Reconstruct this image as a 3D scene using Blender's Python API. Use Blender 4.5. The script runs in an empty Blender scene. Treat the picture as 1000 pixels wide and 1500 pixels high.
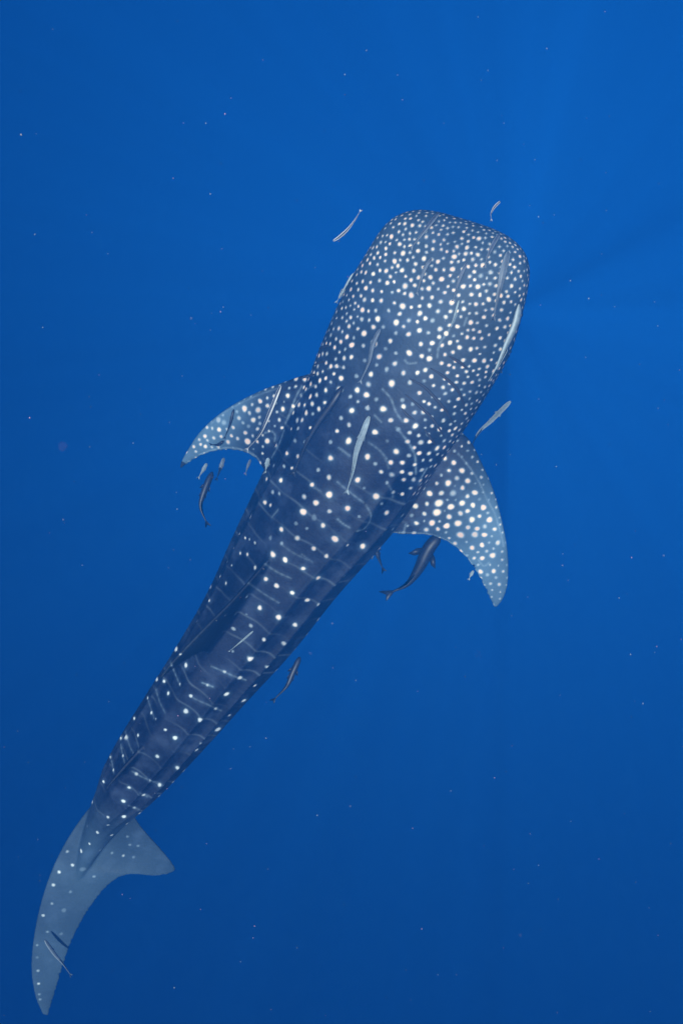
import bpy, bmesh, math, random
import numpy as np
from mathutils import Vector, Matrix, kdtree
from mathutils.bvhtree import BVHTree

random.seed(11); rng = np.random.default_rng(11)
scene = bpy.context.scene
col = scene.collection

# ------------------------------------------------------------------ camera
# A snorkeller just under the surface looks steeply down at the shark.
PITCH = math.radians(80)                     # below the horizon
CAM = np.array([0.0, 0.0, -0.9])
FWD = np.array([0.0, math.cos(PITCH), -math.sin(PITCH)])
RIGHT = np.array([1.0, 0.0, 0.0])
UP = np.cross(RIGHT, FWD)
FPX = 750.0 / math.tan(math.radians(30))     # photo is 1000 x 1500, 60 deg tall
cam_data = bpy.data.cameras.new('camera')
cam_data.sensor_fit = 'VERTICAL'
cam_data.angle = math.radians(60)
cam_data.dof.use_dof = True; cam_data.dof.focus_distance = 6.4; cam_data.dof.aperture_fstop = 4.0
cam_data.clip_start = 0.05; cam_data.clip_end = 500
cam = bpy.data.objects.new('camera', cam_data)
cam.matrix_world = Matrix(((RIGHT[0], UP[0], -FWD[0], CAM[0]), (RIGHT[1], UP[1], -FWD[1], CAM[1]),
                           (RIGHT[2], UP[2], -FWD[2], CAM[2]), (0, 0, 0, 1)))
col.objects.link(cam); scene.camera = cam

# ------------------------------------------------------------------ sky and sun
# the sun stands almost behind the viewer, a little to the left
SUN_TO = -(FWD + RIGHT * 0.19 + UP * 0.225); SUN_TO /= np.linalg.norm(SUN_TO)
world = bpy.data.worlds.new('World'); scene.world = world; world.use_nodes = True
wn = world.node_tree.nodes; wl = world.node_tree.links
sky = wn.new('ShaderNodeTexSky'); sky.sky_type = 'NISHITA'; sky.sun_disc = False
sky.sun_elevation = math.asin(SUN_TO[2]); sky.sun_rotation = math.atan2(SUN_TO[0], SUN_TO[1])
bg = wn['Background']; bg.inputs['Strength'].default_value = 0.15
wl.new(sky.outputs[0], bg.inputs['Color'])
sun_data = bpy.data.lights.new('sun', 'SUN'); sun_data.energy = 5.0
sun_data.angle = math.radians(0.5); sun_data.color = (1.0, 0.93, 0.82)
sun = bpy.data.objects.new('sun', sun_data); col.objects.link(sun)
sun.rotation_euler = Vector(SUN_TO).to_track_quat('Z', 'Y').to_euler()
sun.location = (-6, 0, 12)

scene.view_settings.view_transform = 'Standard'; scene.view_settings.look = 'None'
scene.view_settings.gamma = 1.0; scene.view_settings.use_curve_mapping = False
scene.view_settings.exposure = 0.9
cy = scene.cycles
cy.use_denoising = True; cy.denoiser = 'OPENIMAGEDENOISE'
cy.max_bounces = 6; cy.diffuse_bounces = 2; cy.glossy_bounces = 2
cy.volume_bounces = 3; cy.transparent_max_bounces = 8
cy.use_adaptive_sampling = False

# ------------------------------------------------------------------ helpers
def ray(px, py):
    d = FWD + RIGHT * ((px - 500) / FPX) + UP * ((750 - py) / FPX)
    return d                                   # unit step along the view axis
def at(px, py, depth):
    return CAM + ray(px, py) * depth
def unit(v):
    v = np.asarray(v, float); return v / max(np.linalg.norm(v), 1e-9)
def smooth(x, a, b):
    t = np.clip((x - a) / (b - a), 0, 1); return t * t * (3 - 2 * t)
def catmull(pts, n):
    """resample points (k x d) evenly on a Catmull-Rom curve with n samples"""
    P = np.asarray(pts, float)
    Q = np.vstack([2 * P[0] - P[1], P, 2 * P[-1] - P[-2]])
    out = []
    for i in range(1, len(Q) - 2):
        for t in np.linspace(0, 1, 24, endpoint=False):
            a, b, c, d = Q[i - 1], Q[i], Q[i + 1], Q[i + 2]
            out.append(.5 * (2 * b + (c - a) * t + (2 * a - 5 * b + 4 * c - d) * t * t + (3 * b - a - 3 * c + d) * t ** 3))
    out.append(P[-1]); out = np.array(out)
    s = np.r_[0, np.cumsum(np.linalg.norm(np.diff(out[:, :3], axis=0), axis=1))]
    q = np.linspace(0, s[-1], n)
    return np.stack([np.interp(q, s, out[:, k]) for k in range(out.shape[1])], 1)
def tag(o, label=None, cat=None, group=None, kind=None):
    if label: o['label'] = label
    if cat: o['category'] = cat
    if group: o['group'] = group
    if kind: o['kind'] = kind
    return o
def mesh_obj(name, verts, faces, mat, parent=None, origin=(0, 0, 0), smooth_shade=True):
    me = bpy.data.meshes.new(name)
    o3 = np.asarray(origin, float)
    me.from_pydata([tuple(np.asarray(v) - o3) for v in verts], [], [tuple(int(i) for i in f) for f in faces])
    me.update()
    if smooth_shade:
        me.polygons.foreach_set('use_smooth', [True] * len(me.polygons))
    if mat: me.materials.append(mat)
    o = bpy.data.objects.new(name, me); col.objects.link(o)
    if parent: o.parent = parent
    else: o.location = origin
    return o
def new_mat(name):
    m = bpy.data.materials.new(name); m.use_nodes = True
    nt = m.node_tree
    return m, nt, nt.nodes['Principled BSDF']

# ------------------------------------------------------------------ the water
SIG_S = np.array([0.00010, 0.0026, 0.0096])       # scattering per metre
SIG_A = np.array([0.0540, 0.0370, 0.0235])       # absorption per metre
def water_material():
    m = bpy.data.materials.new('sea_water'); m.use_nodes = True
    nt = m.node_tree; nt.nodes.clear()
    out = nt.nodes.new('ShaderNodeOutputMaterial')
    sc = nt.nodes.new('ShaderNodeVolumeScatter'); ab = nt.nodes.new('ShaderNodeVolumeAbsorption')
    ad = nt.nodes.new('ShaderNodeAddShader')
    ds = SIG_S.max()
    sc.inputs['Color'].default_value = (*(SIG_S / ds), 1); sc.inputs['Density'].default_value = ds
    sc.inputs['Anisotropy'].default_value = -0.45
    da = SIG_A.max() * 1.01
    ab.inputs['Color'].default_value = (*(1 - SIG_A / da), 1); ab.inputs['Density'].default_value = da
    nt.links.new(sc.outputs[0], ad.inputs[0]); nt.links.new(ab.outputs[0], ad.inputs[1])
    nt.links.new(ad.outputs[0], out.inputs['Volume'])
    m.cycles.homogeneous_volume = True
    return m
def box(name, lo, hi, mat):
    v = [(x, y, z) for x in (lo[0], hi[0]) for y in (lo[1], hi[1]) for z in (lo[2], hi[2])]
    f = [(0, 1, 3, 2), (4, 6, 7, 5), (0, 4, 5, 1), (2, 3, 7, 6), (0, 2, 6, 4), (1, 5, 7, 3)]
    return mesh_obj(name, v, f, mat, smooth_shade=False)
water = box('haze', (-80, -80, -56), (80, 80, -0.35), water_material())
# rippled sea surface, out of view: dapple painted into its transparency shapes the sunlight
m_surf = bpy.data.materials.new('unseen_surface_dapple'); m_surf.use_nodes = True
nt = m_surf.node_tree; nt.nodes.clear()
out = nt.nodes.new('ShaderNodeOutputMaterial'); tr = nt.nodes.new('ShaderNodeBsdfTransparent')
tc = nt.nodes.new('ShaderNodeTexCoord'); nz = nt.nodes.new('ShaderNodeTexNoise'); nz.inputs['Scale'].default_value = 1.1
vm = nt.nodes.new('ShaderNodeVectorMath'); vm.operation = 'MULTIPLY_ADD'; vm.inputs[1].default_value = (.9, .9, .9)
vo = nt.nodes.new('ShaderNodeTexVoronoi'); vo.feature = 'SMOOTH_F1'; vo.inputs['Scale'].default_value = 2.4; vo.inputs['Smoothness'].default_value = .6
rp = nt.nodes.new('ShaderNodeMapRange'); rp.inputs[1].default_value = .22; rp.inputs[2].default_value = .68; rp.inputs[3].default_value = .62; rp.inputs[4].default_value = 1.0
nt.links.new(tc.outputs['Object'], nz.inputs['Vector']); nt.links.new(nz.outputs['Color'], vm.inputs[0]); nt.links.new(tc.outputs['Object'], vm.inputs[2])
nt.links.new(vm.outputs[0], vo.inputs['Vector']); nt.links.new(vo.outputs['Distance'], rp.inputs[0])
nt.links.new(rp.outputs[0], tr.inputs['Color']); nt.links.new(tr.outputs[0], out.inputs['Surface'])
n = 161; xs = np.linspace(-90, 90, n)
sv = [(x, y, .10 * math.sin(x * .9 + .4 * y) + .08 * math.sin(y * 1.3 - .5 * x)) for x in xs for y in xs]
sf = [(i * n + j, (i + 1) * n + j, (i + 1) * n + j + 1, i * n + j + 1) for i in range(n - 1) for j in range(n - 1)]
tag(mesh_obj('unseen_dapple_sheet', sv, sf, m_surf), kind='structure')
tag(water, 'clear blue sea water that fades far things into the deep', 'sea water', kind='stuff')

# seabed far below, lost in the blue
m_sand, nt, b = new_mat('sand')
b.inputs['Base Color'].default_value = (0.32, 0.28, 0.21, 1); b.inputs['Roughness'].default_value = 0.95
nz = nt.nodes.new('ShaderNodeTexNoise'); nz.inputs['Scale'].default_value = 0.4
rp = nt.nodes.new('ShaderNodeValToRGB')
rp.color_ramp.elements[0].color = (0.24, 0.21, 0.16, 1); rp.color_ramp.elements[1].color = (0.38, 0.33, 0.25, 1)
nt.links.new(nz.outputs['Fac'], rp.inputs['Fac']); nt.links.new(rp.outputs[0], b.inputs['Base Color'])
n = 41; xs = np.linspace(-79, 79, n)
sv = [(x, y, -55 + 0.5 * math.sin(x * .21) * math.cos(y * .17)) for x in xs for y in xs]
sf = [(i * n + j, (i + 1) * n + j, (i + 1) * n + j + 1, i * n + j + 1) for i in range(n - 1) for j in range(n - 1)]
tag(mesh_obj('seabed', sv, sf, m_sand), kind='structure')

# ------------------------------------------------------------------ whale shark: shape
# stations along the spine: photo position, silhouette width in photo pixels
ST = np.array([
    (680, 321, 0), (659, 390, 240), (632, 457, 258), (602, 515, 255), (572, 572, 243), (535, 640, 222),
    (492, 715, 203), (425, 818, 168), (372, 905, 144), (313, 986, 121), (267, 1047, 108),
    (212, 1119, 90), (175, 1170, 68), (152, 1206, 50), (132, 1242, 34), (116, 1280, 20)], float)
pl = np.r_[0, np.cumsum(np.hypot(*np.diff(ST[:, :2], axis=0).T))]
f = pl / pl[-1]
DEP = 5.6 + 2.05 * f
P3 = np.array([at(x, y, d) for (x, y, _), d in zip(ST, DEP)])
HW = ST[:, 2] * DEP / FPX / 2                    # half width in metres
HW[0] = HW[1] * 0.97
NS = 260
SP = catmull(np.c_[P3, HW], NS)
SPW = SP[:, 3].copy(); SP = SP[:, :3]
SLEN = np.r_[0, np.cumsum(np.linalg.norm(np.diff(SP, axis=0), axis=1))]
TOT = SLEN[-1]
TAN = np.gradient(SP, axis=0); TAN /= np.linalg.norm(TAN, axis=1)[:, None]      # head to tail
roll = np.radians(np.interp(SLEN / TOT, [0, .28, .51, .74, .84, .92, 1], [9, 12, 23, 19, 18, 45, 62]))
DOR = np.zeros_like(SP); LAT = np.zeros_like(SP)                                # LAT: shark's left
for i in range(NS):
    v = unit(CAM - SP[i]); v = unit(v - TAN[i] * v.dot(TAN[i]))
    lf = unit(np.cross(TAN[i], v))
    if lf.dot(RIGHT) > 0: lf = -lf
    DOR[i] = v * math.cos(roll[i]) + lf * math.sin(roll[i])
    LAT[i] = lf * math.cos(roll[i]) - v * math.sin(roll[i])
fr = SLEN / TOT
# heights above / below the spine relative to the half width
HU = SPW * np.interp(fr, [0, .055, .14, .28, .46, .65, .8, .9, 1], [.42, .46, .52, .68, .85, .92, .95, 1.0, .8])
HD = SPW * np.interp(fr, [0, .055, .14, .28, .46, .65, .8, .9, 1], [.36, .46, .60, .85, 1.0, 1.0, 1.0, 1.0, .8])
EXPO = np.interp(fr, [0, .1, .3, .5, 1], [2.7, 2.5, 2.25, 2.1, 2.0])
nose = 0.44                                       # the blunt snout rounds off over this length
def nose_k(s, n):
    return (1 - (1 - np.clip(s / nose, 0, 1)) ** n) ** (1 / n)
kw = nose_k(SLEN, 3.0); kh = nose_k(SLEN, 2.5)

def frame(s):
    """spine point, tangent, dorsal, left at arc length s"""
    g = lambda A: np.array([np.interp(s, SLEN, A[:, k]) for k in range(3)])
    return g(SP), unit(g(TAN)), unit(g(DOR)), unit(g(LAT))
def half(s): return (np.interp(s, SLEN, SPW), np.interp(s, SLEN, HU), np.interp(s, SLEN, HD))

allv, allf = [], []
def add(v, fc):
    o = len(allv); allv.extend([tuple(p) for p in v]); allf.extend([tuple(i + o for i in q) for q in fc])

NR = 96
ph = np.linspace(0, 2 * math.pi, NR, endpoint=False)   # 0 = dorsal midline, + towards the left
ring = []
svals = np.r_[np.linspace(0.004, .12, 18) ** 1.0, np.linspace(.13, .6, 34), np.linspace(.62, TOT, 170)]
for s in svals:
    c, t, d, l = frame(s); w, hu, hd = half(s)
    ex = np.interp(s, SLEN, EXPO)
    a = w * nose_k(s, 3.2); k = nose_k(s, 2.4)
    cs, sn = np.cos(ph), np.sin(ph)
    hh = np.where(cs > 0, hu, hd) * k
    x = a * np.sign(sn) * np.abs(sn) ** (2 / ex); y = hh * np.sign(cs) * np.abs(cs) ** (2 / ex)
    # long ridges along the flanks
    amp = smooth(s, 1.3, 2.1) * (1 - smooth(s, TOT - 1.1, TOT - .45))
    ang = np.abs(np.degrees(np.arctan2(np.sin(ph), np.cos(ph))))
    rd = np.zeros(NR)
    for a0, am, wd in ((0, .020, 9), (42, .032, 4.5), (68, .042, 4.5), (98, .024, 7)):
        rd += am * np.exp(-((ang - a0) / wd) ** 2)
    g = 1 + amp * rd / max(a, .05)
    # shallow hollow between the eyes and the low front brow
    ring.append(c + (l[None] * (x * g)[:, None]) + d[None] * (y * g)[:, None])
bv = [p for r in ring for p in r]; bf = []
for i in range(len(ring) - 1):
    for j in range(NR):
        j2 = (j + 1) % NR
        bf.append((i * NR + j, i * NR + j2, (i + 1) * NR + j2, (i + 1) * NR + j))
bv.append(frame(0)[0]); bv.append(SP[-1] + TAN[-1] * .05)
a, e = len(bv) - 2, len(bv) - 1; m0 = (len(ring) - 1) * NR
for j in range(NR):
    j2 = (j + 1) % NR
    bf.append((a, j2, j)); bf.append((e, m0 + j, m0 + j2))
add(bv, bf)

def fin(lead, trail, normal, t_root, t_tip, n=60, m=22, flare=0.0):
    """closed fin skin between a leading and a trailing curve (root to tip)"""
    L = catmull(lead, n); T = catmull(trail, n); nm = unit(normal)
    w_ = np.linspace(0, 1, n) * n; wear = .0045 * np.sin(w_ * 1.9 + n) * np.sin(w_ * .37 + 1) + .003 * np.sin(w_ * 3.1)   # worn trailing edge
    T = T + wear[:, None] * np.array([unit(T[i] - L[i]) for i in range(n)])
    v, fc = [], []
    K = 2 * m
    for i in range(n):
        u = i / (n - 1)
        th = t_root * (1 - u) ** 1.2 + t_tip * (1 - (1 - u) ** 1.2) + flare * math.exp(-u / .09)
        ch = T[i] - L[i]
        for j in range(K):
            c = 2 * math.pi * j / K
            x = .5 - .5 * math.cos(c)
            prof = (abs(math.sin(c)) ** .8) * (1.25 - .55 * x)
            yy = prof * th * (1 if j < m else -1)
            if j == 0 or j == m: yy = 0
            v.append(L[i] + ch * x + nm * yy)
    for i in range(n - 1):
        for j in range(K):
            j2 = (j + 1) % K
            fc.append((i * K + j, i * K + j2, (i + 1) * K + j2, (i + 1) * K + j))
    r0 = len(v); v.append((L[0] + T[0]) / 2); v.append((L[-1] + T[-1]) / 2)
    for j in range(K):
        j2 = (j + 1) % K
        fc.append((r0, j2, j)); fc.append((r0 + 1, (n - 1) * K + j, (n - 1) * K + j2))
    add(v, fc)

def pix(pts): return [at(x, y, d) for x, y, d in pts]
# right pectoral: droops gently, tip a little deeper than its root
fin(pix([(628, 600, 6.30), (662, 622, 6.32), (688, 645, 6.33), (704, 675, 6.35), (722, 716, 6.39), (735, 762, 6.44), (743, 806, 6.50), (744, 850, 6.56), (737, 876, 6.61), (727, 889, 6.64)]),
    pix([(505, 745, 6.52), (548, 772, 6.52), (580, 782, 6.50), (607, 783, 6.49), (632, 785, 6.49), (660, 797, 6.52), (683, 818, 6.55), (702, 846, 6.59), (714, 871, 6.62), (723, 889, 6.64)]),
    np.cross(ray(650, 700), at(725, 885, 6.64) - at(600, 690, 6.4)) * 0 + unit(CAM - at(650, 720, 6.4)), .060, .012, flare=.035)
# left pectoral: runs away from the viewer
fin(pix([(500, 540, 6.25), (452, 548, 6.33), (420, 558, 6.40), (385, 571, 6.48), (350, 588, 6.56), (318, 609, 6.64), (292, 634, 6.72), (274, 661, 6.79), (266, 676, 6.83), (264, 685, 6.85)]),
    pix([(452, 728, 6.55), (408, 708, 6.56), (388, 690, 6.58), (376, 673, 6.60), (356, 662, 6.64), (335, 659, 6.68), (312, 662, 6.73), (292, 669, 6.78), (275, 679, 6.82), (266, 686, 6.85)]),
    unit(unit(CAM - at(370, 630, 6.5)) + np.array([-.45, .2, 0])), .055, .012, flare=.03)

def on_body(s, h, off=0.0):
    c, t, d, l = frame(s); w, hu, hd = half(s)
    return c + d * (hu + h) + l * off
def s_at(px, py):
    """arc length whose spine point projects nearest to a photo pixel"""
    q = SP - CAM; z = q @ FWD
    X = 500 + FPX * (q @ RIGHT) / z; Y = 750 - FPX * (q @ UP) / z
    return SLEN[np.argmin((X - px) ** 2 + (Y - py) ** 2)]
# first dorsal
s0, s1 = s_at(440, 795), s_at(342, 945)
ln = s1 - s0
lead = [on_body(s0 - .06, -.10), on_body(s0 + .10 * ln, .03), on_body(s0 + .40 * ln, .18), on_body(s0 + .72 * ln, .33), on_body(s0 + 1.0 * ln, .44), on_body(s0 + 1.14 * ln, .47)]
trail = [on_body(s1 + .02, -.10), on_body(s1 + .01, .02), on_body(s1 - .02 * ln, .13), on_body(s1 + .02 * ln, .26), on_body(s1 + .11 * ln, .395), on_body(s1 + .17 * ln, .465)]
fin(lead, trail, frame((s0 + s1) / 2)[3], .030, .011, n=44, flare=.03)
# second dorsal
s0, s1 = s_at(246, 1072), s_at(212, 1122)
ln = s1 - s0
lead = [on_body(s0 - .03, -.06), on_body(s0 + .2 * ln, .03), on_body(s0 + .6 * ln, .10), on_body(s0 + 1.0 * ln, .155), on_body(s0 + 1.25 * ln, .175)]
trail = [on_body(s1, -.06), on_body(s1, .01), on_body(s1 - .02 * ln, .07), on_body(s1 + .12 * ln, .135), on_body(s1 + .30 * ln, .172)]
fin(lead, trail, frame((s0 + s1) / 2)[3], .028, .012, n=30, flare=.02)
# anal fin and pelvic fins under the body
for (sa, sb, hh, off) in ((s_at(225, 1105), s_at(200, 1140), .17, 0), (s_at(415, 840), s_at(380, 890), .20, .14), (s_at(415, 840), s_at(380, 890), .20, -.14)):
    c0, t0, d0, l0 = frame((sa + sb) / 2); ln = sb - sa
    def und(s, h):
        c, t, d, l = frame(s); w, hu, hd = half(s)
        return c - d * (hd * (.86 if off else 1) + h) + l * (off + off * h * 1.2)
    fin([und(sa, -.08), und(sa + .3 * ln, hh * .3), und(sa + .8 * ln, hh * .8), und(sb + .1 * ln, hh)],
        [und(sb, -.08), und(sb - .05 * ln, hh * .25), und(sb + .0 * ln, hh * .7), und(sb + .18 * ln, hh * .98)], l0, .022, .011, n=24, flare=.012)
# caudal fin, swung so that its right face turns to the viewer
tn = unit(unit(CAM - at(120, 1330, 7.7)) + np.array([.35, .0, 0]))
fin(pix([(200, 1128, 7.36), (165, 1150, 7.42), (140, 1173, 7.46), (112, 1208, 7.51), (86, 1252, 7.56), (66, 1302, 7.62), (52, 1358, 7.70), (46, 1412, 7.79), (51, 1456, 7.87), (63, 1486, 7.93)]),
    pix([(198, 1165, 7.48), (192, 1190, 7.52), (206, 1210, 7.57), (224, 1230, 7.64), (241, 1249, 7.70), (257, 1271, 7.77), (250, 1279, 7.77), (228, 1283, 7.73), (206, 1281, 7.69), (188, 1281, 7.66), (170, 1288, 7.66), (150, 1306, 7.68), (127, 1338, 7.71), (107, 1376, 7.77), (93, 1415, 7.83), (82, 1452, 7.89), (71, 1487, 7.93)]),
    tn, .050, .012, n=130)

raw = bpy.data.meshes.new('shark_raw'); raw.from_pydata(allv, [], allf); raw.update()
bm = bmesh.new(); bm.from_mesh(raw); bmesh.ops.recalc_face_normals(bm, faces=bm.faces); bm.to_mesh(raw); bm.free()
tmp = bpy.data.objects.new('shark_tmp', raw); col.objects.link(tmp)
md = tmp.modifiers.new('r', 'REMESH'); md.mode = 'VOXEL'; md.voxel_size = 0.0085
md2 = tmp.modifiers.new('s', 'SMOOTH'); md2.factor = .5; md2.iterations = 4
dg = bpy.context.evaluated_depsgraph_get()
skin = bpy.data.meshes.new_from_object(tmp.evaluated_get(dg)); skin.name = 'body'
bpy.data.objects.remove(tmp); bpy.data.meshes.remove(raw)

nv = len(skin.vertices)
V = np.empty(nv * 3); skin.vertices.foreach_get('co', V); V = V.reshape(-1, 3)
N = np.empty(nv * 3); skin.vertices.foreach_get('normal', N); N = N.reshape(-1, 3)
print('shark verts', nv)
kd = kdtree.KDTree(nv)
for i, p in enumerate(V): kd.insert(p, i)
kd.balance()
polys = np.empty(len(skin.loops), int); skin.loops.foreach_get('vertex_index', polys)
bvh = BVHTree.FromPolygons([Vector(p) for p in V], [tuple(p.vertices) for p in skin.polygons])
CAMV = Vector(CAM)
def hit(px, py):
    loc, nrm, idx, dist = bvh.ray_cast(CAMV, Vector(ray(px, py)).normalized())
    return (np.array(loc), np.array(nrm)) if loc is not None else (None, None)

# nearest spine station of each vertex, and its position around the body
near = np.empty(nv, int)
for a in range(0, nv, 20000):
    q = V[a:a + 20000]
    d2 = (q ** 2).sum(1)[:, None] - 2 * q @ SP[::2].T + (SP[::2] ** 2).sum(1)[None]
    near[a:a + 20000] = d2.argmin(1) * 2
rel = V - SP[near]
up_c = (rel * DOR[near]).sum(1); la_c = (rel * LAT[near]).sum(1)
vs = SLEN[near]
rad = np.hypot(up_c / np.maximum(HU[near], .05), la_c / np.maximum(SPW[near], .05))
TS = s_at(160, 1192)                              # end of the body proper, start of the tail
is_fin = (rad > 1.22) | (vs > TS + .05)
ndor = (N * DOR[near]).sum(1)

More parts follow.
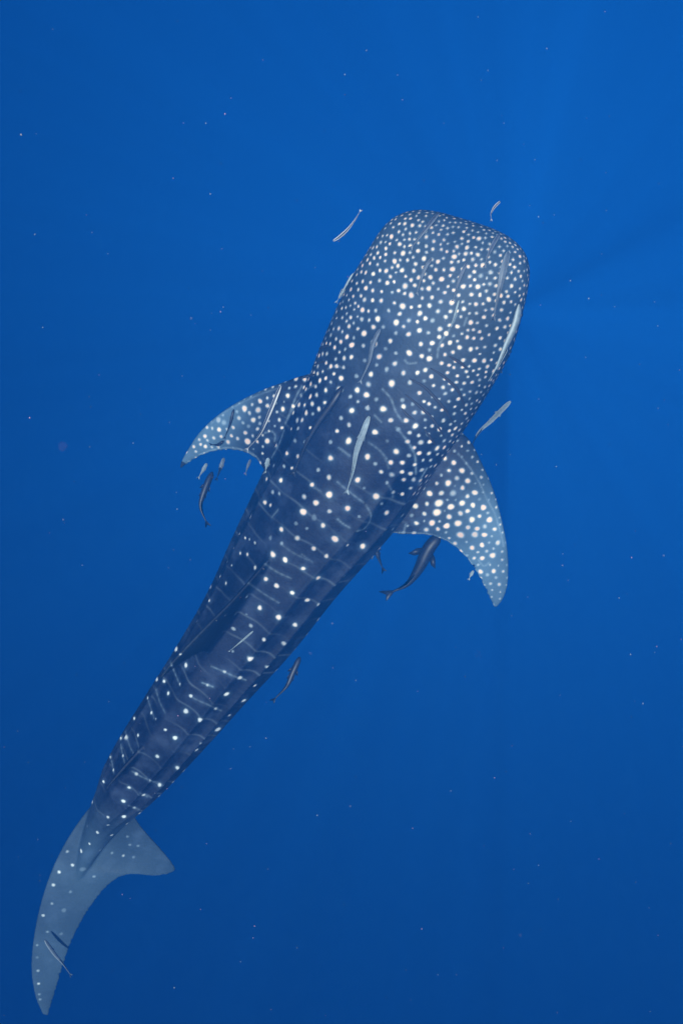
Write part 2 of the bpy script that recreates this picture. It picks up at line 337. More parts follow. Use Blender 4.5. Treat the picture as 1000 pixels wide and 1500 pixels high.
# ------------------------------------------------------------------ whale shark: spots
# each row: origin of the reading, then x, y, radius (fifths of a photo pixel), strength
SPOTS = [
 (420, 480, 5, """565 42 26 1;440 67 20 1;395 103 16 .9;475 127 24 1;560 132 18 .6;350 145 18 .9;472 215 22 1;288 258 16 .8;358 230 14 .6;675 212 22 .9;657 273 16 .5;415 291 15 .6;570 240 18 .4;757 97 20 .9;797 40 15 .5;890 48 22 .8;970 20 20 .9;797 187 16 .5;722 155 14 .4;895 185 27 1;790 263 24 .7;853 332 22 .7;955 330 20 1;980 120 20 .9;615 341 22 1;397 370 20 1;242 387 18 1;140 450 16 .9;285 458 20 .9;515 457 22 1;583 492 26 1;597 415 24 .6;767 408 30 1;730 305 20 .5;510 355 16 .4;465 505 16 .5;520 542 16 .6;590 588 20 .5;705 595 26 .9;655 525 20 .4;475 607 22 1;278 548 16 .9;130 567 16 .9;47 575 16 .9;853 578 20 .9;845 530 16 .4;900 402 20 .6;970 478 18 .8;760 678 22 .7;935 622 20 .7;940 720 24 1;190 631 16 .5;397 662 16 .5;455 712 18 .6;368 757 18 .8;645 765 24 1;452 829 26 1;320 955 24 .9;590 945 24 .9;800 907 26 .95;172 733 16 .8;320 838 16 .4;60 828 16 .4;130 838 14 .4;80 942 16 .7;0 920 18 1;815 745 20 .4;980 840 20 .6;33 742 12 .8;735 830 14 .3;920 560 16 .4"""),
 (380, 640, 5, """57 30 22 .9;522 157 26 .9;197 118 22 1;280 142 16 .9;790 145 22 .9;847 197 16 .5;890 256 20 .8;430 242 18 .5;508 296 22 .7;718 315 24 .95;105 210 14 .5;180 215 14 .5;237 228 14 .8;157 318 22 1;53 310 18 1;385 350 22 .9;933 335 16 .5;510 423 28 1;327 438 20 .6;853 435 24 .9;97 405 16 .5;145 415 16 .5;413 483 26 .8;40 480 18 1;80 500 16 .8;645 523 24 .95;512 545 18 .6;320 549 26 1;930 555 22 .7;895 490 16 .35;400 590 24 .3;730 583 14 .4;465 648 22 1;160 677 20 .9;268 634 16 .3;347 670 14 .4;277 741 24 .7;552 747 26 .95;80 740 18 .25;163 780 18 .4;755 800 26 .9;645 793 16 .7;397 817 24 .8;490 873 22 .8;320 964 22 .9;765 375 12 .4;975 675 18 .3"""),
 (270, 780, 5, """648 161 28 1;738 200 28 1;980 333 26 1;518 257 20 .8;597 341 24 .9;675 390 22 .8;790 442 20 .9;900 495 22 .8;457 471 18 .5;552 552 26 1;690 621 26 1;810 676 24 .9;360 705 20 .5;487 683 20 .5;583 785 20 .8;728 812 22 .6;487 928 26 1;612 985 20 .6;355 870 14 .4;405 10 10 .8;447 40 10 .8;477 50 10 .7;517 75 12 .6;362 115 10 .9;410 152 14 1;462 160 14 1;315 215 10 .9;347 240 10 .8;263 323 12 1;305 372 16 1;182 497 14 1;455 600 12 .25;375 598 12 .2;300 607 12 .25;625 40 20 .3;712 80 16 .4;985 530 22 .6"""),
 (200, 900, 5, """362 372 22 1;322 293 12 .8;203 490 16 1;233 578 18 1;83 612 14 1;110 720 14 1;142 765 10 .6;318 510 14 .7;258 375 10 .5;398 597 18 .8;362 709 26 1;467 775 24 1;657 583 26 1;645 420 18 .6;755 463 24 .7;520 517 16 .6;580 690 20 .6;867 521 20 .8;785 631 24 .9;680 739 18 .7;595 842 26 .95;212 845 14 .8;283 904 22 .9;440 993 22 .9;12 885 14 1"""),
 (100, 1040, 5, """485 62 14 1;640 62 10 .6;387 207 14 1;310 345 10 .8;402 335 16 .9;332 440 14 1;260 525 14 1;192 600 8 .8;240 478 8 .5;653 340 20 .9;800 424 20 .9;670 548 22 .9;500 468 20 .7;600 518 12 .5;447 568 18 .9;553 622 20 .8;405 668 20 1;485 715 16 .5;408 780 18 .9;292 785 14 .8;293 843 12 .7;215 897 14 .8;320 917 14 .8;157 980 12 .8;140 850 12 .3"""),
 (0, 1200, 3.333, """437 122 10 .8;397 155 12 .9;330 158 11 .6;355 224 12 .9;290 258 11 .9;262 321 12 .8;255 412 10 .5;212 470 11 .8;490 152 9 .35;603 178 10 .7;548 165 9 .4;653 185 9 .3;405 245 20 .2;345 355 9 .3;460 280 9 .4;313 445 14 .25;233 550 9 .4;183 615 8 .4;187 740 10 .5;190 803 10 .7;193 855 8 .4;197 880 8 .4;300 560 10 .2;183 675 9 .2;623 85 9 .3;635 125 9 .4;675 130 9 .35"""),
 (560, 620, 5, """322 425 22 .9;400 183 22 .9;480 208 20 .9;295 137 20 .7;521 289 22 .95;486 346 18 .9;581 347 20 .9;398 325 24 .6;480 438 24 .9;397 440 16 .7;430 380 14 .5;544 402 16 .6;623 422 18 .9;585 473 18 .8;344 514 22 1;257 515 18 .7;430 512 20 .7;515 512 24 .5;675 508 20 .9;621 535 18 .8;241 607 22 .8;325 590 18 .8;412 585 26 .9;500 612 24 .9;582 585 24 1;661 600 18 .9;738 617 20 1;622 643 18 .9;570 660 20 .7;398 653 30 1;306 663 20 .7;487 685 20 .8;654 706 24 1;709 681 16 .9;782 707 20 .9;248 732 22 .9;362 730 24 .95;552 733 26 1;469 752 22 1;625 763 16 .7;692 772 16 .8;820 776 16 .8;748 756 18 .6;745 817 20 .95;675 815 26 .7;570 818 28 .8;727 892 20 1;655 912 22 1;843 875 18 .7;530 880 18 .8;805 968 20 .95;762 937 14 .6;729 988 20 1;670 988 16 .8;875 1000 12 .7;875 940 12 .6;813 1083 20 1;717 1087 18 .9;882 1085 12 .7;767 1110 14 .5;853 1180 14 .7;790 1175 14 .6;745 1185 10 .5;830 1130 12 .5;297 270 14 .6;352 270 16 .6;155 413 20 .8;145 675 18 .4;213 675 16 .35;155 800 14 .4;230 805 16 .6;320 780 18 .7;405 775 16 .8"""),
 (250, 540, 5, """857 198 18 .9;821 296 18 1;795 375 16 .7;815 433 14 .9;655 238 18 .8;707 215 12 .7;640 303 22 .7;709 272 14 .7;755 200 12 .7;541 293 20 .8;597 263 12 .6;577 325 14 .6;605 376 20 .9;650 356 12 .6;653 402 14 .5;500 362 16 .6;530 397 14 .5;636 441 16 .7;547 470 18 .8;570 422 14 .35;458 431 16 .7;490 512 14 .7;445 492 14 .8;563 533 22 .95;707 530 22 1;420 537 18 .8;355 447 20 1;370 497 16 .8;316 508 14 .7;252 495 16 .9;267 430 14 .7;305 437 12 .6;210 520 12 .7;220 555 14 .9;255 570 16 .95;270 525 12 .6;170 572 12 .9;185 607 12 .8;155 540 10 .7;350 575 14 .7;302 575 12 .6;390 395 20 .4;350 375 20 .5;485 315 12 .4;635 535 14 .8;848 620 22 1;908 528 16 .5;883 442 14 .9;930 642 14 .9"""),
 (460, 290, 5, """718 200 18 1;663 188 16 .9;772 203 14 .9;565 283 18 1;625 338 18 1;703 350 18 1;650 405 22 1;760 387 18 1;465 402 16 .9;803 444 18 1;588 463 20 .9;905 466 20 1;742 483 18 .9;613 497 18 .9;643 530 20 1;527 534 18 .9;432 556 18 1;729 533 16 .8;345 542 14 .9;890 526 16 .9;948 526 16 .9;850 580 18 .9;932 595 22 1;763 583 18 .8;838 663 22 1;736 640 16 .9;665 645 24 .8;535 622 20 .9;478 605 16 .7;378 660 20 1;312 625 14 .9;250 628 14 .8;428 678 18 .9;342 717 16 .8;710 712 24 .8;955 693 16 .8;790 733 16 .8;862 728 16 .8;908 667 14 .7;490 752 18 .8;647 793 24 .8;843 788 20 .9;925 760 18 .7;300 770 16 .8;368 745 22 .7;353 820 20 .9;773 845 20 .9;905 830 18 .7;450 825 16 .6;545 825 16 .6;465 886 24 1;600 912 24 1;692 897 18 .6;267 875 16 .9;962 872 20 .8;348 888 18 .6;865 898 18 .5;180 955 16 .8;255 940 18 .8;920 960 18 .7;505 945 16 .5;690 990 20 .6;570 690 14 .6;487 325 14 .7;430 365 16 .7;430 305 12 .8;820 285 16 .8;875 317 16 .9;868 375 16 .9;930 378 14 .8;820 353 14 .7;912 267 14 .9;858 217 14 .9;822 398 12 .7"""),
 (600, 290, 5, """325 430 24 1;408 408 18 .9;418 363 16 .9;345 357 18 .9;497 415 18 .9;505 297 20 1;427 317 14 .9;380 297 14 .9;427 502 16 1;312 522 20 .9;533 493 18 1;437 575 18 .8;590 545 20 .6;518 570 18 .5;390 648 22 1;497 650 22 1;443 643 14 .8;318 608 16 .7;585 630 18 .6;450 707 16 .9;512 710 16 .9;357 712 18 .9;577 743 20 1;666 716 18 1;717 720 16 1;743 645 16 .9;707 685 14 .8;307 765 20 1;395 812 20 1;483 778 18 .9;437 775 12 .7;740 760 14 .9;688 765 16 .8;670 820 18 .8;487 845 14 .7;435 845 12 .7;542 873 16 .9;372 870 12 .7;348 942 18 1;657 895 16 .8;493 915 14 .7;425 968 14 .8;465 965 14 .8;510 980 14 .8;560 935 12 .7;805 428 14 1;670 297 14 .8;620 395 14 .6;460 450 16 .7;575 432 14 .8;770 690 12 .8"""),
 (580, 460, 5, """545 62 18 1;643 25 16 .9;757 47 16 .8;593 65 12 .6;737 105 14 1;522 118 14 .9;567 117 14 .9;610 132 16 1;679 152 14 .8;519 170 18 1;567 178 14 .9;760 175 16 1;447 95 18 1;393 210 18 1;447 198 14 .9;463 245 20 1;545 258 20 1;590 250 14 .9;648 242 14 .7;725 230 18 .7;713 282 12 .7;612 293 12 .7;572 340 18 .9;490 338 16 .8;357 297 16 .9;332 360 18 .9;387 375 14 .9;422 392 14 .9;513 422 14 .9;608 402 14 .8;447 453 14 .9;525 460 12 .7;555 500 16 .8;497 507 14 .8;410 555 16 .9;343 537 16 .8;273 524 16 .9;257 457 18 1;213 410 18 .9;157 432 20 1;242 327 24 1;187 308 18 1;263 213 22 1;178 220 20 .9;170 120 22 .9;235 137 18 .6;320 110 18 .7;243 263 16 .5;170 577 18 .9;203 640 14 .9;240 658 14 .9;285 683 14 .7;335 703 14 .8;455 622 16 .8;497 592 14 .7;385 640 14 .7;540 568 14 .7;610 483 14 .6;425 730 14 .6;480 702 12 .8;398 808 14 .6;345 780 16 .6;430 785 12 .6;258 753 14 .9;263 820 14 .7;213 833 12 .7;212 775 12 .5;485 873 14 .5;330 890 12 .5;537 620 12 .6;265 607 10 .6;315 622 10 .6;205 490 14 .4;480 145 12 .7;420 160 12 .5"""),
]
spot = np.zeros(nv); pale = np.zeros(nv)
anchors = []
def paint(p, nrm, r, val, soft=.55, arr=None, irregular=False):
    """pale mark of radius r on the skin; irregular marks are oval with an uneven rim"""
    arr = spot if arr is None else arr
    if irregular:
        e = unit(np.cross(nrm, rng.normal(size=3))); g = np.cross(nrm, e)
        st, k1, k2, f1, f2 = rng.uniform(.84, 1.0), rng.uniform(.02, .09), rng.uniform(.01, .06), *rng.uniform(0, 6.28, 2)
    for co, i, d in kd.find_range(Vector(p), r * 1.5):
        if N[i] @ nrm > 0.1:
            if irregular:
                o = V[i] - p; a, b_ = o @ e, (o @ g) / st
                th = math.atan2(b_, a); d = math.hypot(a, b_) * (1 + k1 * math.sin(2 * th + f1) + k2 * math.sin(3 * th + f2))
            x = min(1, max(0, (1.25 - d / r) / soft)); x = x * x * (3 - 2 * x) * val
            if x > arr[i]: arr[i] = x
cell = {}
def key(p): return tuple(np.floor(np.asarray(p) / .15).astype(int))
def far_enough(p, dmin):
    k = key(p)
    for a in (-1, 0, 1):
        for b_ in (-1, 0, 1):
            for c in (-1, 0, 1):
                for (q, r) in cell.get((k[0] + a, k[1] + b_, k[2] + c), ()):
                    if (q[0] - p[0]) ** 2 + (q[1] - p[1]) ** 2 + (q[2] - p[2]) ** 2 < dmin * dmin: return False
    return True
def remember(p, r): cell.setdefault(key(p), []).append((tuple(p), r))
for (ox, oy, k, txt) in SPOTS:
    for rec in txt.split(';'):
        x, y, r, a = map(float, rec.split())
        p, nn = hit(ox + x / k, oy + y / k)
        if p is None: continue
        dep = (p - CAM) @ FWD
        rr = max(r / k * 1.0, 2.0) * dep / FPX * rng.uniform(.88, 1.08) * (1.14 if (y + oy > 540 and abs(la_c[kd.find(Vector(p))[1]]) > .62) else 1)
        if y / k + oy > 800 and x / k + ox < 520: rr *= .88
        if not far_enough(p, rr * 1.1): continue
        paint(p, nn, rr, a, soft=rng.uniform(.65, .95), irregular=True); remember(p, rr)
        if a > .85: paint(p, nn, rr * 2.4, .13, soft=1.2, arr=pale)
# fine spots between them over the head, then sparse ones on the flanks out of view
tocam = CAM - V; tocam /= np.linalg.norm(tocam, axis=1)[:, None]
facing = (N * tocam).sum(1)
cand = rng.permutation(nv)[:160000]
for i in cand:
    s = vs[i]
    if ndor[i] < -.35: continue
    if is_fin[i]:
        if s > TS - .5 or s > 2.6: continue
        dm, r0, a = (.075, .017, .8) if facing[i] < -.1 else (.052, rng.uniform(.0085, .013), rng.uniform(.3, .8))
        if -.1 <= facing[i] < .25: continue
    elif s < 1.75:
        dm = np.interp(s, [0, .2, .45, .8, 1.2, 1.75], [.030, .033, .040, .052, .068, .09])
        cen = abs(la_c[i]) / SPW[near[i]]
        if s > .75: dm *= np.interp(cen, [.2, .6], [1.45, .70])
        r0 = max(.0095, dm * rng.uniform(.24, .36)); a = rng.uniform(.75, 1.0) if s < .8 else rng.uniform(.5, 1.0)
        if s > 1.35 and cen < .55: continue
    else:
        if facing[i] > .10: continue
        dm, r0, a = .15, rng.uniform(.016, .024), .85
    p = V[i]
    if not far_enough(p, dm): continue
    paint(p, N[i], r0, a, soft=rng.uniform(.65, 1.0), irregular=True); remember(p, r0)

# pale lines between the rows of spots
LINES = [
 (420, 480, 5, .45, "700 450;760 520;800 620;850 690"), (420, 480, 5, .55, "800 730;850 790;900 860;935 930;942 1000;944 1075"),
 (420, 480, 5, .35, "640 640;690 690"), (420, 480, 5, .35, "380 880;460 940"), (420, 480, 5, .22, "600 845;670 890;720 960;745 1030"),
 (420, 480, 5, .4, "860 235;890 262;945 258"), (420, 480, 5, .3, "300 300;360 280;400 290"), (420, 480, 5, .35, "20 640;70 560;130 470;200 420"),
 (380, 640, 5, .42, "570 330;630 380;700 435;760 480"), (380, 640, 5, .42, "570 600;610 635;660 665"), (380, 640, 5, .35, "780 500;815 570;800 630;760 675;715 690"),
 (380, 640, 5, .35, "590 85;660 135"), (380, 640, 5, .35, "800 40;880 100;930 160"), (380, 640, 5, .25, "930 330;970 400;975 450"), (380, 640, 5, .3, "90 590;135 535"), (380, 640, 5, .25, "380 360;450 400"),
 (270, 780, 5, .28, "590 230;680 290;780 335"), (270, 780, 5, .28, "470 370;570 440;690 515"), (270, 780, 5, .2, "700 80;800 150;900 200"), (270, 780, 5, .2, "860 160;940 220"),
 (200, 900, 5, .4, "250 350;290 450;320 520"), (200, 900, 5, .4, "550 380;640 420;720 455;800 480"), (200, 900, 5, .5, "480 500;560 530"), (200, 900, 5, .32, "390 590;430 620;520 660;620 705"),
 (200, 900, 5, .3, "140 540;170 640;210 720"), (200, 900, 5, .3, "80 610;110 700;130 760"),
 (100, 1040, 5, .4, "470 450;540 490;610 520;680 550"), (100, 1040, 5, .35, "420 160;450 260;480 320"), (100, 1040, 5, .35, "530 610;580 635"), (100, 1040, 5, .4, "385 250;400 330;415 390"), (100, 1040, 5, .25, "440 700;490 715;540 740"),
 (100, 1040, 5, .3, "310 340;325 400;335 460"),
 (560, 620, 5, .5, "555 225;610 290;670 370;720 460;760 550;810 640;840 720;870 830;885 900"), (560, 620, 5, .5, "262 450;290 390;325 330"), (560, 620, 5, .35, "155 800;170 740"), (560, 620, 5, .4, "700 1000;740 1045;780 1020"),
 (250, 540, 5, .4, "690 470;740 460;765 490;760 530"), (250, 540, 5, .4, "840 400;870 330;920 200;960 130"), (250, 540, 5, .35, "740 650;790 560;830 450"), (250, 540, 5, .4, "470 590;560 600;620 640;660 690"), (250, 540, 5, .3, "300 400;380 330;500 260;650 190;800 140"),
 (0, 0, 1, .62, "575 780;607 781;632 783;660 795;683 816;702 844;712 867"), (0, 0, 1, .6, "376 670;356 659;335 656;312 659;292 666"),
 (580, 460, 5, .6, "440 0;425 40;405 75"), (580, 460, 5, .45, "390 110;350 170;320 215;305 270;300 320"), (580, 460, 5, .45, "515 30;495 85"),
]
for (ox, oy, k, a, txt) in LINES:
    pts = [tuple(map(float, q.split())) for q in txt.split(';')]
    P2 = catmull(np.array([(x, y, 0) for x, y in pts]), 60)
    wob = rng.uniform(0, 6)
    for q, (x, y, _) in enumerate(P2):
        p, nn = hit(ox + x / k, oy + y / k)
        if p is None: continue
        vv = a * (.75 + .25 * math.sin(q * .5 + wob))
        paint(p, nn, .0085, vv * .52, soft=.9)
        if q % 4 == 0: paint(p, nn, .030, vv * .22, soft=1.25, arr=pale)
# faint transverse bars carried on round the flanks that face away
sc_ = vs + (rel * TAN[near]).sum(1)
sc_ = sc_ + .016 * np.sin(la_c * 6 + 1.3 * np.floor(sc_ / .19)) + .006 * np.sin(la_c * 23 + up_c * 17)
brk = np.clip(.5 + .6 * np.sin(V[:, 0] * 9.1 + V[:, 2] * 5.3) * np.sin(V[:, 1] * 7.7 - V[:, 2] * 11.0 + 2.0), 0, 1)
bar = np.exp(-(((sc_ % .19) - .095) / .0075) ** 2) * (vs > 1.7) * (vs < TS - .1) * (~is_fin) * (ndor > -.4)
spot = np.maximum(spot, .13 * bar * brk)
# paler fins and tail lobes, white belly
finp = .50 * smooth(rad, 1.15, 2.3) * (vs < TS - .25) + .24 * smooth(vs, TS - .45, TS + .45)
finp[(is_fin) & (vs > 2.6) & (vs < TS - .3)] *= .1
finp = np.maximum(finp, .20 * (1 - smooth(vs, .2, 1.7)))
dq = (V - CAM) @ FWD
PX = 500 + FPX * ((V - CAM) @ RIGHT) / dq
belly = smooth(-ndor, .45, .85) * (~is_fin) + is_fin * smooth(-(N * tocam).sum(1), .2, .6) * .8 * (vs < TS - .3)
for nm, arr in (('spot', spot), ('pale', np.maximum(pale, finp)), ('belly', belly), ('warm', 1 - .85 * smooth(vs, 1.9, 4.2)), ('fin_shade', smooth(up_c / np.maximum(HU[near], .05), 1.08, 1.3) * (vs > 2.4) * (vs < TS - .1))):
    at_ = skin.attributes.new(nm, 'FLOAT', 'POINT'); at_.data.foreach_set('value', arr.astype(np.float32))
skin.polygons.foreach_set('use_smooth', [True] * len(skin.polygons))

m_skin, nt, b = new_mat('whale_shark_skin')
def attr(nt, name):
    a = nt.nodes.new('ShaderNodeAttribute'); a.attribute_name = name; return a.outputs['Fac']
def mixc(nt, fac, A, B):
    m = nt.nodes.new('ShaderNodeMix'); m.data_type = 'RGBA'
    if isinstance(fac, float): m.inputs[0].default_value = fac
    else: nt.links.new(fac, m.inputs[0])
    for idx, c in ((6, A), (7, B)):
        if isinstance(c, tuple): m.inputs[idx].default_value = (*c, 1)
        else: nt.links.new(c, m.inputs[idx])
    return m.outputs[2]
tc = nt.nodes.new('ShaderNodeTexCoord')
def noise(nt, scale, detail=3, vec=None):
    n_ = nt.nodes.new('ShaderNodeTexNoise'); n_.inputs['Scale'].default_value = scale; n_.inputs['Detail'].default_value = detail
    if vec is not None: nt.links.new(vec, n_.inputs['Vector'])
    return n_.outputs['Fac']
def ramp(nt, fac, a, b_, va=0.0, vb=1.0):
    r = nt.nodes.new('ShaderNodeMapRange'); r.inputs[1].default_value = a; r.inputs[2].default_value = b_
    r.inputs[3].default_value = va; r.inputs[4].default_value = vb; nt.links.new(fac, r.inputs[0]); return r.outputs[0]
ob = tc.outputs['Object']
base = mixc(nt, ramp(nt, noise(nt, 3.0, 4, ob), .35, .7), (0.003, 0.0045, 0.012), (0.006, 0.009, 0.021))
base = mixc(nt, ramp(nt, noise(nt, 22.0, 3, ob), .4, .75, 0, .3), base, (0.013, 0.018, 0.036))
base = mixc(nt, ramp(nt, noise(nt, 5.5, 5, ob), .50, .72, 0, .5), base, (0.036, 0.050, 0.082))
base = mixc(nt, ramp(nt, noise(nt, 75.0, 5, ob), .5, .8, 0, .4), base, (0.022, 0.028, 0.043))
base = mixc(nt, attr(nt, 'fin_shade'), base, (0.0035, 0.0045, 0.010))  # shaded look of the dorsal fins painted into the skin colour
base = mixc(nt, attr(nt, 'pale'), base, (0.125, 0.22, 0.29))
spotc = mixc(nt, ramp(nt, noise(nt, 9.0, 2, ob), .35, .65), (0.80, 0.58, 0.40), (0.84, 0.49, 0.34))
rp = nt.nodes.new('ShaderNodeValToRGB'); cr = rp.color_ramp               # cool rim, warm core
cr.elements[0].position = .30; cr.elements[0].color = (.34, .42, .45, 1); cr.elements[1].position = .80; cr.elements[1].color = (.66, .56, .44, 1)
nt.links.new(attr(nt, 'spot'), rp.inputs['Fac'])
spotc = mixc(nt, attr(nt, 'warm'), (.62, .64, .58), spotc)                  # spots turn whiter towards the tail
spotc = mixc(nt, ramp(nt, attr(nt, 'spot'), .45, .8), rp.outputs[0], spotc)
base = mixc(nt, attr(nt, 'spot'), base, spotc)
base = mixc(nt, attr(nt, 'belly'), base, (0.55, 0.55, 0.52))
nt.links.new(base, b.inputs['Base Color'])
b.inputs['Roughness'].default_value = 0.55; b.inputs['Specular IOR Level'].default_value = 0.15
bp = nt.nodes.new('ShaderNodeBump'); bp.inputs['Strength'].default_value = .25; bp.inputs['Distance'].default_value = .01
nt.links.new(noise(nt, 60.0, 4, ob), bp.inputs['Height']); nt.links.new(bp.outputs[0], b.inputs['Normal'])

CEN = SP[NS // 2] - DOR[NS // 2] * HD[NS // 2]
shark = bpy.data.objects.new('whale_shark', None); shark.location = CEN; col.objects.link(shark)
shark.empty_display_size = .3
tag(shark, 'huge dark blue whale shark covered in pale spots, swimming up through open water', 'whale shark')
V2 = V - CEN; skin.vertices.foreach_set('co', V2.ravel()); skin.update()
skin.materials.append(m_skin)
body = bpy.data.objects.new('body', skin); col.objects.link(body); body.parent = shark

# gill slits: dark folds of skin lying across the flanks
m_gill, nt, b = new_mat('gill_fold'); b.inputs['Base Color'].default_value = (0.010, 0.012, 0.018, 1); b.inputs['Roughness'].default_value = .7
def tube(pts, radii, nrms, flat=.6, k=10):
    """closed tapered tube along pts; nrms give the flattened direction"""
    v, fc = [], []; n_ = len(pts)
    T = np.gradient(np.asarray(pts), axis=0)
    for i in range(n_):
        t = unit(T[i]); u = unit(nrms[i] - t * t.dot(nrms[i])); w = np.cross(t, u)
        for j in range(k):
            a = 2 * math.pi * j / k
            v.append(pts[i] + w * math.cos(a) * radii[i] + u * math.sin(a) * radii[i] * flat)
    for i in range(n_ - 1):
        for j in range(k):
            j2 = (j + 1) % k; fc.append((i * k + j, i * k + j2, (i + 1) * k + j2, (i + 1) * k + j))
    fc.append(tuple(range(k))[::-1]); fc.append(tuple((n_ - 1) * k + j for j in range(k)))
    return v, fc
GILLS = [(580, 460, "390 310;440 340;480 365;525 405"), (580, 460, "250 395;330 445;390 495;440 540;465 585;490 650;495 700"),
         (580, 460, "100 475;200 530;290 620;350 690;400 770;420 810"), (580, 460, "65 588;140 650;230 730;290 800;350 900"),
         (580, 460, "40 690;75 735;130 775"), (580, 460, "210 850;245 900;285 955"),
         (420, 480, "115 372;160 355;215 340"), (420, 480, "200 275;235 258;275 248"), (420, 480, "240 152;275 140;312 134")]
for ox, oy, txt in GILLS:
    pts = np.array([tuple(map(float, q.split())) + (0,) for q in txt.split(';')])
    pp, nn = [], []
    for x, y, _ in catmull(pts, 26):
        p, q = hit(ox + x / 5, oy + y / 5)
        if p is not None: pp.append(p); nn.append(q)
    if len(pp) < 6: continue
    pp = np.array(pp); nn = np.array(nn)
    r = .0095 * np.sin(np.linspace(.12, math.pi - .12, len(pp))) ** .6
    v, fc = tube(pp + nn * .003, r, nn, flat=.55)
    mesh_obj('gill_slit', np.array(v) - CEN, fc, m_gill, shark)
# small eyes low on the sides of the head
m_eye, nt, b = new_mat('eye'); b.inputs['Base Color'].default_value = (0.01, 0.01, 0.012, 1); b.inputs['Roughness'].default_value = .15
for sd in (1, -1):
    c, t, d, l = frame(.42); w, hu, hd = half(.42)
    loc, nrm, _, _ = bvh.find_nearest(Vector(c + l * sd * w * 1.05 - d * hd * .55))
    bm = bmesh.new(); bmesh.ops.create_uvsphere(bm, u_segments=20, v_segments=12, radius=.032)
    me = bpy.data.meshes.new('eye'); bm.to_mesh(me); bm.free(); me.materials.append(m_eye)
    me.polygons.foreach_set('use_smooth', [True] * len(me.polygons))
    o = bpy.data.objects.new('eye', me); col.objects.link(o); o.parent = shark; o.location = Vector(loc) - nrm * .012 - Vector(CEN)

# ------------------------------------------------------------------ remoras
def fish_mat(name, dark, stripe_c, rough=.45):
    m, nt, b = new_mat(name)
    tc = nt.nodes.new('ShaderNodeTexCoord')
    bs = mixc(nt, ramp(nt, noise(nt, 30.0, 3, tc.outputs['Object']), .35, .7), tuple(c * .8 for c in dark), tuple(min(1, c * 1.25) for c in dark))
    bs = mixc(nt, attr(nt, 'stripe'), bs, stripe_c)
    nt.links.new(bs, b.inputs['Base Color']); b.inputs['Roughness'].default_value = rough
    b.inputs['Specular IOR Level'].default_value = .3
    return m
FM = {'slate': fish_mat('remora_slate', (.050, .060, .080), (.22, .24, .25)),
      'dark': fish_mat('remora_dark', (.008, .009, .014), (.016, .018, .026)),
      'striped': fish_mat('remora_striped', (.030, .034, .045), (.80, .74, .66)),
      'grey': fish_mat('remora_grey', (.075, .090, .105), (.20, .22, .23)),
      'pale': fish_mat('remora_pale', (.16, .19, .19), (.36, .39, .36))}
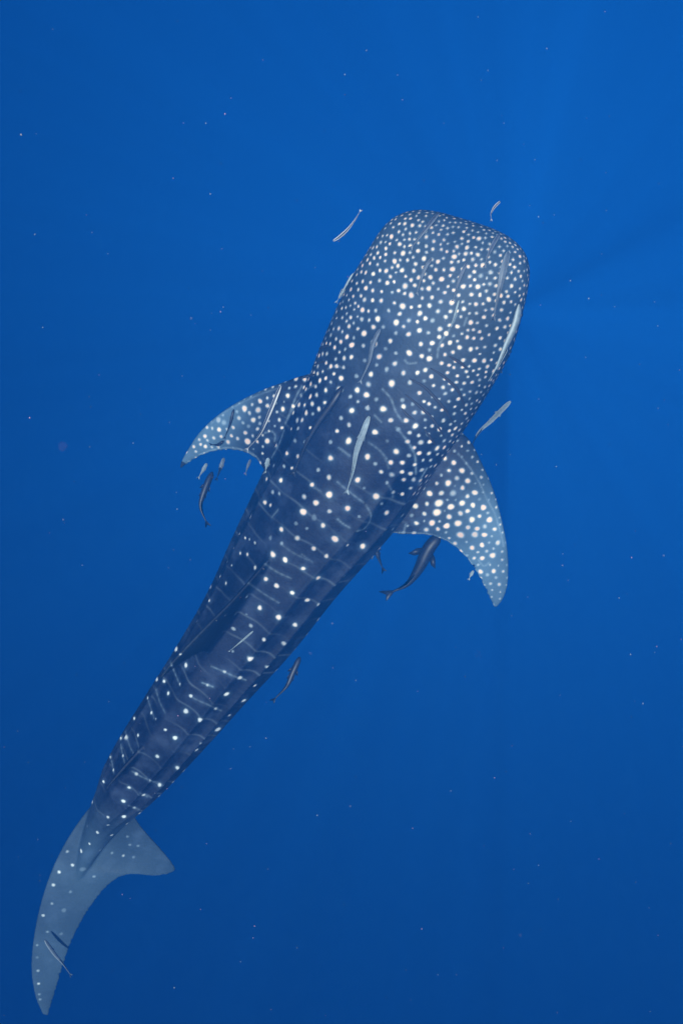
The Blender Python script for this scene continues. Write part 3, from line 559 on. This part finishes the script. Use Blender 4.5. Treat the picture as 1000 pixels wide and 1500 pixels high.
def remora(pts, wpx, mat, label, cat='remora', depth=None, lift=1.0, fins=1.0, upside=None):
    """a suckerfish along photo points, head first; lies on the shark unless depth is given"""
    P2 = catmull(np.array([(x, y, 0) for x, y in pts], float), 22)
    pp, nn = [], []
    ok = []
    for q, (x, y, _) in enumerate(P2):
        if depth is None:
            p, nr = hit(x, y)
            if p is not None: pp.append(p); nn.append(nr); ok.append(q)
        else:
            d = depth[0] + (depth[1] - depth[0]) * q / 21
            pp.append(at(x, y, d)); nn.append(unit(unit(CAM - at(x, y, d)) + (np.zeros(3) if upside is None else np.array(upside)))); ok.append(q)
    if depth is None:                                   # carry on past the rim at the last distance
        if not ok:
            for q, (x, y, _) in enumerate(P2):
                loc, nr, _, _ = bvh.find_nearest(Vector(at(x, y, 6.0 + 1.6 * (y - 320) / 900)))
                pp.append(np.array(loc)); nn.append(np.array(nr)); ok.append(q)
        dd = np.array([(p - CAM) @ FWD for p in pp])
        dl = np.interp(range(22), ok, dd); ker = np.ones(7) / 7
        dl = np.convolve(np.r_[[dl[0]] * 3, dl, [dl[-1]] * 3], ker, 'valid')
        na = np.array([[np.interp(q, ok, np.array(nn)[:, k]) for k in range(3)] for q in range(22)])
        nn = np.array([unit(v) for v in na])
        pp = np.array([at(x, y, d) for (x, y, _), d in zip(P2, dl)])
    pp = np.array(pp); nn = np.array([unit(v) for v in nn])
    if depth is None: wpx = wpx * .66
    md = np.mean((pp - CAM) @ FWD); W = wpx * .5 * md / FPX
    t = np.linspace(0, 1, 22)
    prof = np.interp(t, [0, .03, .09, .2, .38, .55, .72, .86, .95, 1], [.40, .70, .92, 1, .97, .76, .48, .28, .18, .15])
    r = W * prof
    if depth is None: pp = pp + nn * (r * .62 * lift + .004)[:, None]
    T = np.gradient(pp, axis=0); T /= np.linalg.norm(T, axis=1)[:, None]
    K = 16; v, fc, st = [], [], []
    Us, Ws = [], []
    for i in range(22):
        u = unit(nn[i] - T[i] * T[i].dot(nn[i])); w = np.cross(T[i], u); Us.append(u); Ws.append(w)
        fl = .78 if t[i] > .2 else .55 + .23 * t[i] / .2           # flat head with its sucker
        for j in range(K):
            a = 2 * math.pi * j / K
            v.append(pp[i] + w * math.cos(a) * r[i] + u * math.sin(a) * r[i] * fl)
            lat = abs(math.cos(a)); st.append(float(smooth(np.array(math.sin(a)), -.15, .25) * smooth(np.array(lat), .55, .85)) * (1 if mat != 'dark' else .5))
    for i in range(21):
        for j in range(K):
            j2 = (j + 1) % K; fc.append((i * K + j, i * K + j2, (i + 1) * K + j2, (i + 1) * K + j))
    v.append(pp[0] - T[0] * r[0] * .7); st.append(0); v.append(pp[-1] + T[-1] * .3 * W); st.append(0)
    n0 = len(v) - 2
    for j in range(K):
        j2 = (j + 1) % K; fc.append((n0, j2, j)); fc.append((n0 + 1, 21 * K + j, 21 * K + j2))
    def plate(poly, thick, s=0.0):
        """thin solid fin"""
        poly = [np.asarray(q) for q in poly]
        nrm = unit(np.cross(poly[1] - poly[0], poly[2] - poly[0])); o = len(v); c = len(poly)
        for sg in (1, -1):
            for q in poly: v.append(q + nrm * sg * thick); st.append(s)
        fc.append(tuple(o + i for i in range(c))); fc.append(tuple(o + c + i for i in range(c))[::-1])
        for i in range(c): fc.append((o + i, o + (i + 1) % c, o + c + (i + 1) % c, o + c + i))
    th = max(.0012, W * .06)
    if depth is None: fins = fins * .5
    # paired pectoral fins behind the head, swept back
    for sd in (1, -1):
        for i0, sz in ((5, 1.0),) if wpx > 18 else ((5, 1.0), (8, .4)):
            b0 = pp[i0] + Ws[i0] * sd * r[i0] * .75; b1 = pp[i0 + 2] + Ws[i0 + 2] * sd * r[i0 + 2] * .75
            o_ = Ws[i0] * sd * W * 1.15 * sz * fins; dn = -Us[i0] * W * .25
            plate([b0, b0 + o_ * .6 + T[i0] * W * .7 + dn * .5, b0 + o_ * 1.1 + T[i0] * W * 2.1 + dn, b0 + o_ * .5 + T[i0] * W * 1.9 + dn * .5, b1], th)
    # low dorsal and anal fins
    for sd in (1, -1):
        pl_ = [pp[i] + Us[i] * sd * r[i] * .6 for i in (12, 14, 16, 18, 19)]
        pl_ += [pp[19] + Us[19] * sd * (r[19] + W * .18), pp[16] + Us[16] * sd * (r[16] + W * .4), pp[13] + Us[13] * sd * (r[13] * 1.0 + W * .5)]
        plate(pl_, th, .3)
    # forked tail, turned part way so that it shows
    e = pp[-1]; tt = T[-1]; ax = unit(Ws[-1] * .75 + Us[-1] * .65)
    plate([e - tt * W * .3 + ax * r[-1], e + tt * W * 1.2 + ax * W * 1.0, e + tt * W * 1.7 + ax * W * 1.15, e + tt * W * 1.05, e + tt * W * 1.7 - ax * W * 1.15, e + tt * W * 1.2 - ax * W * 1.0, e - tt * W * .3 - ax * r[-1]], th, .5)
    org = pp[10]
    o = mesh_obj('remora' if cat == 'remora' else 'small_fish', v, fc, FM[mat], origin=org)
    a_ = o.data.attributes.new('stripe', 'FLOAT', 'POINT'); a_.data.foreach_set('value', np.array(st, np.float32))
    tag(o, label, cat, 'suckerfish travelling with the whale shark' if cat == 'remora' else None)
    return o

remora([(488, 353), (497, 347), (509, 336), (519, 323), (527, 310)], 4.2, 'striped', 'slim dark remora with white stripe swimming free beside the shark\'s left cheek', depth=(5.35, 5.35), fins=.8)
remora([(732, 295), (724, 303), (719, 312), (719, 321)], 3.4, 'striped', 'tiny curved striped remora swimming just ahead of the shark\'s snout', depth=(5.4, 5.4), fins=.5)
remora([(642, 314), (627, 333), (613, 350), (604, 361)], 10, 'slate', 'slate blue remora on the front edge of the snout, over its left half')
remora([(632, 379), (624, 391), (616, 410), (611, 428)], 8, 'grey', 'short grey remora on the middle of the shark\'s forehead')
remora([(683, 385), (675, 403), (669, 420), (664, 438)], 7, 'slate', 'thin slate remora on the forehead beside the short grey remora')
remora([(730, 345), (722, 358), (714, 375), (710, 388)], 9, 'slate', 'slate remora by the snout\'s right corner, in front of the broad grey remora')
remora([(743, 370), (736, 395), (730, 425), (723, 462)], 15, 'grey', 'broad long grey remora on the right side of the shark\'s head')
remora([(672, 440), (666, 460), (660, 477)], 4.5, 'pale', 'thin pale remora behind the forehead, in line with the thin slate one', fins=.4)
remora([(557, 482), (547, 505), (541, 530), (529, 557)], 10, 'grey', 'grey remora lying on the nape to the left of the midline')
remora([(541, 610), (534, 630), (523, 660), (517, 690), (509, 717)], 14, 'pale', 'long pale remora on the middle of the back between the pectoral fins')
remora([(502, 567), (487, 592), (467, 620), (450, 650), (432, 690)], 17, 'dark', 'large dark remora on the back near the left pectoral fin\'s root')
remora([(519, 401), (509, 419), (495, 441)], 8, 'pale', 'pale remora clinging to the edge of the shark\'s left cheek', fins=.5)
remora([(758, 446), (750, 475), (738, 505), (725, 538), (719, 549)], 18, 'pale', 'big pale remora hanging along the shark\'s right cheek', fins=.8)
remora([(747, 500), (743, 520), (734, 542)], 6, 'dark', 'thin dark remora tucked behind the big pale one on the right cheek', depth=(6.25, 6.3), fins=.6)
remora([(747, 588), (735, 600), (717, 618), (700, 634), (689, 656)], 7, 'pale', 'hazy pale grey remora swimming out beside the right gills, ahead of the right pectoral fin', depth=(6.5, 6.9), fins=.6)
remora([(643, 785), (628, 803), (612, 835), (596, 856), (574, 867)], 19, 'dark', 'large dark remora with spread fins under the right pectoral fin\'s trailing edge', depth=(6.85, 7.0), fins=1.3)
remora([(548, 788), (552, 810), (560, 832)], 9, 'dark', 'small dark remora below the armpit of the right pectoral fin', depth=(6.95, 7.0), fins=.7)
remora([(412, 566), (399, 598), (385, 630), (377, 642), (364, 656)], 9, 'striped', 'striped pinkish white and dark remora on the inner left pectoral fin')
remora([(343, 600), (338, 620), (330, 640)], 6, 'dark', 'thin dark remora on the middle of the left pectoral fin')
remora([(328, 646), (320, 651), (311, 651)], 7, 'dark', 'stubby dark remora near the left pectoral fin\'s trailing edge', fins=.5)
remora([(303, 679), (298, 688), (292, 698)], 5, 'pale', 'short pale remora below the left pectoral fin, above the dark curved one', depth=(6.9, 6.9), fins=.5)
remora([(328, 671), (323, 686), (318, 700)], 5.5, 'grey', 'small grey remora below the middle of the left pectoral fin', depth=(7.1, 7.1), fins=.5)
remora([(367, 673), (363, 683), (360, 693)], 4, 'slate', 'faint slate remora below the left pectoral fin near the body', depth=(7.4, 7.4), fins=.5)
remora([(311, 692), (300, 718), (294, 742), (302, 764)], 10, 'dark', 'dark curved remora swimming free below the left pectoral fin', depth=(6.9, 6.9), fins=.7)
remora([(439, 963), (429, 985), (420, 1005), (403, 1023)], 9, 'dark', 'dark remora swimming free beside the shark\'s right rear flank', depth=(6.9, 6.9), fins=.9)
remora([(371, 924), (355, 938), (337, 953)], 4, 'pale', 'thin pale remora on the back to the right of the tall dorsal fin', fins=.4)
remora([(66, 1377), (80, 1397), (92, 1411), (103, 1427)], 5, 'grey', 'thin grey remora trailing off the rear edge of the tail fin', depth=(7.6, 7.66), fins=.5)
remora([(393, 671), (391, 681), (389, 690)], 6, 'pale', 'tiny pale remora in the armpit of the left pectoral fin', fins=.5, depth=(6.35, 6.4))
remora([(556, 790), (541, 812), (521, 834), (500, 857)], 10, 'slate', 'long slate remora hugging the right flank behind the pectoral fin', depth=(6.75, 6.85), fins=.6)
remora([(693, 836), (690, 841), (687, 847)], 4, 'pale', 'tiny white fish at the right pectoral fin\'s trailing edge', cat='fish', depth=(6.4, 6.4), fins=.5)

# ------------------------------------------------------------------ drifting specks
m_speck, nt, b = new_mat('plankton'); b.inputs['Base Color'].default_value = (.26, .24, .24, 1); b.inputs['Roughness'].default_value = .6
m_speck2, nt, b = new_mat('plankton_mauve'); b.inputs['Base Color'].default_value = (.42, .20, .26, 1); b.inputs['Roughness'].default_value = .6
bm = bmesh.new()
for q in range(400):
    d = random.uniform(.28, .55) if q < 3 else 1.3 + 8.0 * random.random() ** .8
    p = at(random.uniform(-150, 1150), random.uniform(-150, 1650), d)
    r = d / FPX * random.choice((.35, .42, .5, .6, .85)) * (1.9 if random.random() < .04 else 1) * (1.7 if q < 3 else 1)
    mm = 1 if random.random() < .3 or q < 3 else 0
    g = bmesh.ops.create_icosphere(bm, subdivisions=1, radius=r, matrix=Matrix.Translation(Vector(p)) @ Matrix.Rotation(random.uniform(0, 3), 4, 'X') @ Matrix.Diagonal((1, random.uniform(.5, 1), random.uniform(.8, 1.8), 1)))
    for vv in g['verts']:
        for fcx in vv.link_faces: fcx.material_index = mm
me = bpy.data.meshes.new('plankton'); bm.to_mesh(me); bm.free(); me.materials.append(m_speck); me.materials.append(m_speck2)
o = bpy.data.objects.new('plankton', me); col.objects.link(o)
tag(o, 'tiny pale and mauve specks drifting in the blue water', 'plankton', kind='stuff')
